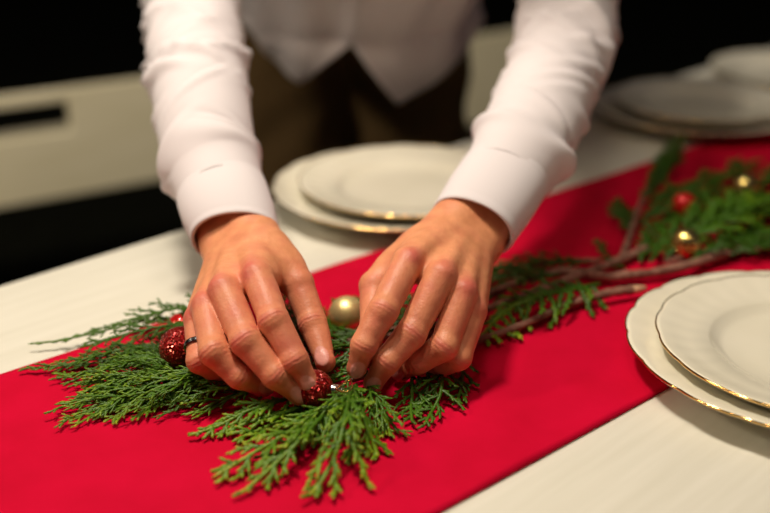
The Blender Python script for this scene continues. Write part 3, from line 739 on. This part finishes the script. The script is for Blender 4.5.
branch('middle cedar branch reaching under both hands to the lower left', [(645, 250, .010), (600, 268, .012), (545, 288, .012), (480, 312, .010), (400, 345, .010), (330, 362, .010), (270, 368, .010)], (.0045, .0020), [
    ([(265, 366, .012), (200, 370, .014), (150, 376, .016), (100, 394, .010), (55, 412, .005)], .046, C_(bright=.9)),
    ([(265, 368, .016), (190, 372, .022), (140, 388, .014), (95, 410, .008), (58, 427, .004)], .044, C_(bright=.95)),
    ([(260, 370, .014), (205, 377, .018), (165, 385, .018), (135, 400, .012), (112, 425, .004)], .044, C_(bright=1.0)),
    ([(270, 372, .014), (225, 378, .018), (185, 388, .012), (158, 402, .008), (138, 422, .004)], .040, C_(bright=.9)),
    ([(255, 372, .008), (200, 380, .008), (160, 390, .008), (125, 402, .006), (95, 418, .004)], .044, C_(bright=.5)),  # low under-layer from here: leaf colour darkened to stand for shade in the gaps
    ([(255, 360, .006), (190, 362, .006), (150, 370, .006), (115, 384, .006), (85, 400, .004)], .046, C_(bright=.45)),
    ([(250, 352, .006), (185, 350, .005), (140, 356, .006), (100, 364, .006), (62, 370, .004)], .040, C_(bright=.4)),
    ([(250, 366, .014), (205, 374, .014), (170, 386, .012), (145, 398, .008), (120, 408, .006)], .044, C_(bright=.8)),
    ([(285, 378, .016), (245, 384, .020), (210, 390, .016), (180, 400, .010), (150, 402, .006)], .036, C_(bright=.75)),
    ([(300, 380, .016), (265, 388, .018), (230, 396, .012), (200, 410, .008), (185, 420, .004)], .030, C_(bright=.9)),
    ([(310, 392, .014), (275, 402, .016), (245, 412, .014), (220, 425, .010), (188, 436, .008)], .020, dict(bright=1.1, ang=36, r=.0016, gap=.0058)),
])
FRONT = dict(r=.0017, gap=.0098, ang=31, sub=.012, curl=.15)
def F2(**k): return dict(FRONT, **k)
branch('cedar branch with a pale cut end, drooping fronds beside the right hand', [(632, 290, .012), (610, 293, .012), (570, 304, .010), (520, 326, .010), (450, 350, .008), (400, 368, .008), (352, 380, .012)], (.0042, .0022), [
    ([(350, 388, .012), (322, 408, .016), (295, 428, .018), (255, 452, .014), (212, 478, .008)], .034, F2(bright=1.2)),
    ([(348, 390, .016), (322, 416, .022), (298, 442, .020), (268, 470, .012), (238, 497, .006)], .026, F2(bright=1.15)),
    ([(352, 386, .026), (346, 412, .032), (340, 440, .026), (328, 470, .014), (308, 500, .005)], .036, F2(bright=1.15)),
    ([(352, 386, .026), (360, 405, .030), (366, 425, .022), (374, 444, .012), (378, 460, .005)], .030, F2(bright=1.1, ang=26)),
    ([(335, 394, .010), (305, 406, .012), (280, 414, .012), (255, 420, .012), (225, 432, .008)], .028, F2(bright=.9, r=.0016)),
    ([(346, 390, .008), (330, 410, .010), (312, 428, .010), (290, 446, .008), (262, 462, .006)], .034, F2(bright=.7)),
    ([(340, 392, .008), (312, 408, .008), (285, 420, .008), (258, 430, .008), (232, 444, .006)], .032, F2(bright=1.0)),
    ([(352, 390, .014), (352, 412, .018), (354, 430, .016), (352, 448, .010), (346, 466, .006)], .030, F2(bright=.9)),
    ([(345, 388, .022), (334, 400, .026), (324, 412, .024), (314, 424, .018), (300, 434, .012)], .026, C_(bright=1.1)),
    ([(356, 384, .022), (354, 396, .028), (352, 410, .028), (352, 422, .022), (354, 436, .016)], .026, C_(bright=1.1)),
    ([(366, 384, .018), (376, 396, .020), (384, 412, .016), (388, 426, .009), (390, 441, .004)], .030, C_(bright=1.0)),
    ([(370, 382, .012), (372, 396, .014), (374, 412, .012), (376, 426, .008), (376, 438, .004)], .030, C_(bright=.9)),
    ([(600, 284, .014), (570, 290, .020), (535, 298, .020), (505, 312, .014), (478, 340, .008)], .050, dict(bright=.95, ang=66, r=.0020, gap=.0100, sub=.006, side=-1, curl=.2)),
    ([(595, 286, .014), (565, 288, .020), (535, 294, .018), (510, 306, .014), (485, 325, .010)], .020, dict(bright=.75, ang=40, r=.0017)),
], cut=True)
branch('dark cedar sprig tucked under the right hand', [(470, 335, .010), (445, 355, .010), (430, 372, .008)], (.0025, .0015), [
    ([(440, 362, .014), (442, 378, .016), (440, 395, .012), (432, 412, .007), (424, 430, .004)], .028, dict(bright=.6, ang=46, sub=.006)),
    ([(415, 368, .014), (412, 380, .014), (412, 396, .010), (411, 410, .006), (412, 427, .004)], .022, dict(bright=.6, ang=40, sub=.006)),
    ([(455, 352, .012), (462, 366, .012), (462, 380, .009), (460, 394, .006), (456, 408, .004)], .020, dict(bright=.4, ang=42, sub=.006)),
    ([(428, 365, .012), (428, 380, .014), (426, 394, .010), (422, 406, .006), (418, 418, .004)], .022, dict(bright=.45, ang=42, sub=.006)),
])
branch('cedar sprig filling the gap between the two hands', [(430, 320, .006), (390, 335, .010), (355, 350, .010)], (.0025, .0015), [
    ([(395, 330, .012), (370, 330, .018), (350, 332, .016), (325, 318, .012), (300, 303, .008)], .034, dict(bright=.5)),
    ([(395, 345, .012), (370, 345, .020), (345, 350, .020), (315, 345, .014), (285, 330, .008)], .036, dict(bright=.55)),
    ([(385, 360, .014), (365, 358, .022), (345, 364, .020), (315, 368, .014), (280, 368, .008)], .034, dict(bright=.7)),
    ([(405, 335, .008), (395, 318, .012), (385, 306, .012), (372, 300, .010), (352, 299, .006)], .022, dict(bright=.4)),
    ([(375, 372, .014), (358, 372, .022), (345, 378, .020), (328, 384, .014), (306, 396, .008)], .026, dict(bright=.85)),
    ([(350, 340, .010), (330, 335, .020), (310, 325, .024), (292, 312, .022), (278, 298, .016)], .034, dict(bright=.4)),
    ([(345, 350, .014), (325, 348, .022), (308, 342, .026), (292, 334, .024), (278, 322, .018)], .034, dict(bright=.4)),
    ([(455, 310, .010), (435, 306, .020), (420, 304, .022), (405, 300, .020), (392, 292, .014)], .034, dict(bright=.4)),
    ([(450, 325, .010), (430, 322, .020), (415, 322, .020), (400, 318, .018), (388, 310, .012)], .034, dict(bright=.4)),
])
branch('upright cedar sprig rising toward the far plate', [(622, 258, .010), (630, 235, .016), (640, 205, .022), (650, 185, .026), (664, 163, .028), (682, 138, .030)], (.0036, .0012), [
    ([(640, 205, .022), (655, 182, .028), (665, 165, .030), (674, 152, .030), (685, 138, .030)], .028, dict(bright=.4, r=.0018)),
    ([(655, 190, .024), (662, 172, .026), (668, 158, .026), (674, 146, .026), (684, 134, .024)], .028, dict(bright=.35, r=.0018)),
    ([(632, 235, .014), (628, 222, .016), (622, 212, .014), (620, 206, .010), (618, 198, .008)], .030, dict(bright=.35, r=.0018)),
    ([(645, 205, .020), (665, 195, .024), (690, 188, .022), (720, 176, .018), (760, 160, .012)], .036, dict(bright=.5, r=.0018)),
    ([(640, 225, .016), (655, 212, .022), (675, 200, .022), (700, 194, .018), (730, 190, .012)], .036, dict(bright=.35, r=.0018)),
])
branch('bushy far cedar branch behind the right plates', [(800, 245, .008), (750, 250, .010), (705, 252, .012), (665, 262, .010)], (.0045, .002), [
    ([(665, 258, .012), (690, 238, .026), (720, 222, .030), (750, 212, .024), (790, 202, .012)], .046, dict(bright=.85, r=.0019)),
    ([(680, 250, .014), (700, 232, .028), (725, 215, .032), (750, 205, .026), (780, 192, .016)], .046, dict(bright=.8, r=.0019)),
    ([(650, 262, .012), (668, 240, .020), (690, 225, .024), (720, 205, .020), (760, 196, .012)], .042, dict(bright=.6, r=.0018)),
    ([(690, 262, .012), (715, 245, .022), (740, 238, .020), (770, 230, .014), (800, 224, .010)], .042, dict(bright=.5, r=.0018)),
    ([(640, 262, .010), (650, 240, .014), (662, 225, .016), (680, 215, .014), (702, 210, .010)], .034, dict(bright=.45, r=.0018)),
    ([(720, 225, .014), (735, 205, .020), (750, 190, .020), (765, 180, .016), (785, 165, .012)], .040, dict(bright=.45, r=.0018)),
    ([(625, 268, .008), (612, 262, .012), (606, 255, .012), (602, 248, .010), (598, 240, .008)], .018, dict(bright=.4)),
    ([(730, 255, .012), (750, 248, .018), (770, 242, .018), (790, 240, .014), (810, 236, .010)], .036, dict(bright=.35, r=.0018)),
])
branch('dark cedar sprig lying behind the right wrist', [(600, 262, .008), (560, 262, .008), (520, 268, .008), (480, 280, .008)], (.0028, .0012), [
    ([(590, 262, .010), (560, 260, .014), (530, 262, .014), (505, 268, .012), (478, 272, .010)], .028, dict(bright=.35)),
    ([(560, 275, .014), (535, 275, .018), (515, 280, .014), (498, 288, .012), (480, 300, .010)], .028, dict(bright=.45)),
    ([(545, 270, .012), (525, 268, .014), (508, 268, .014), (495, 272, .012), (478, 282, .010)], .026, dict(bright=.3)),
])
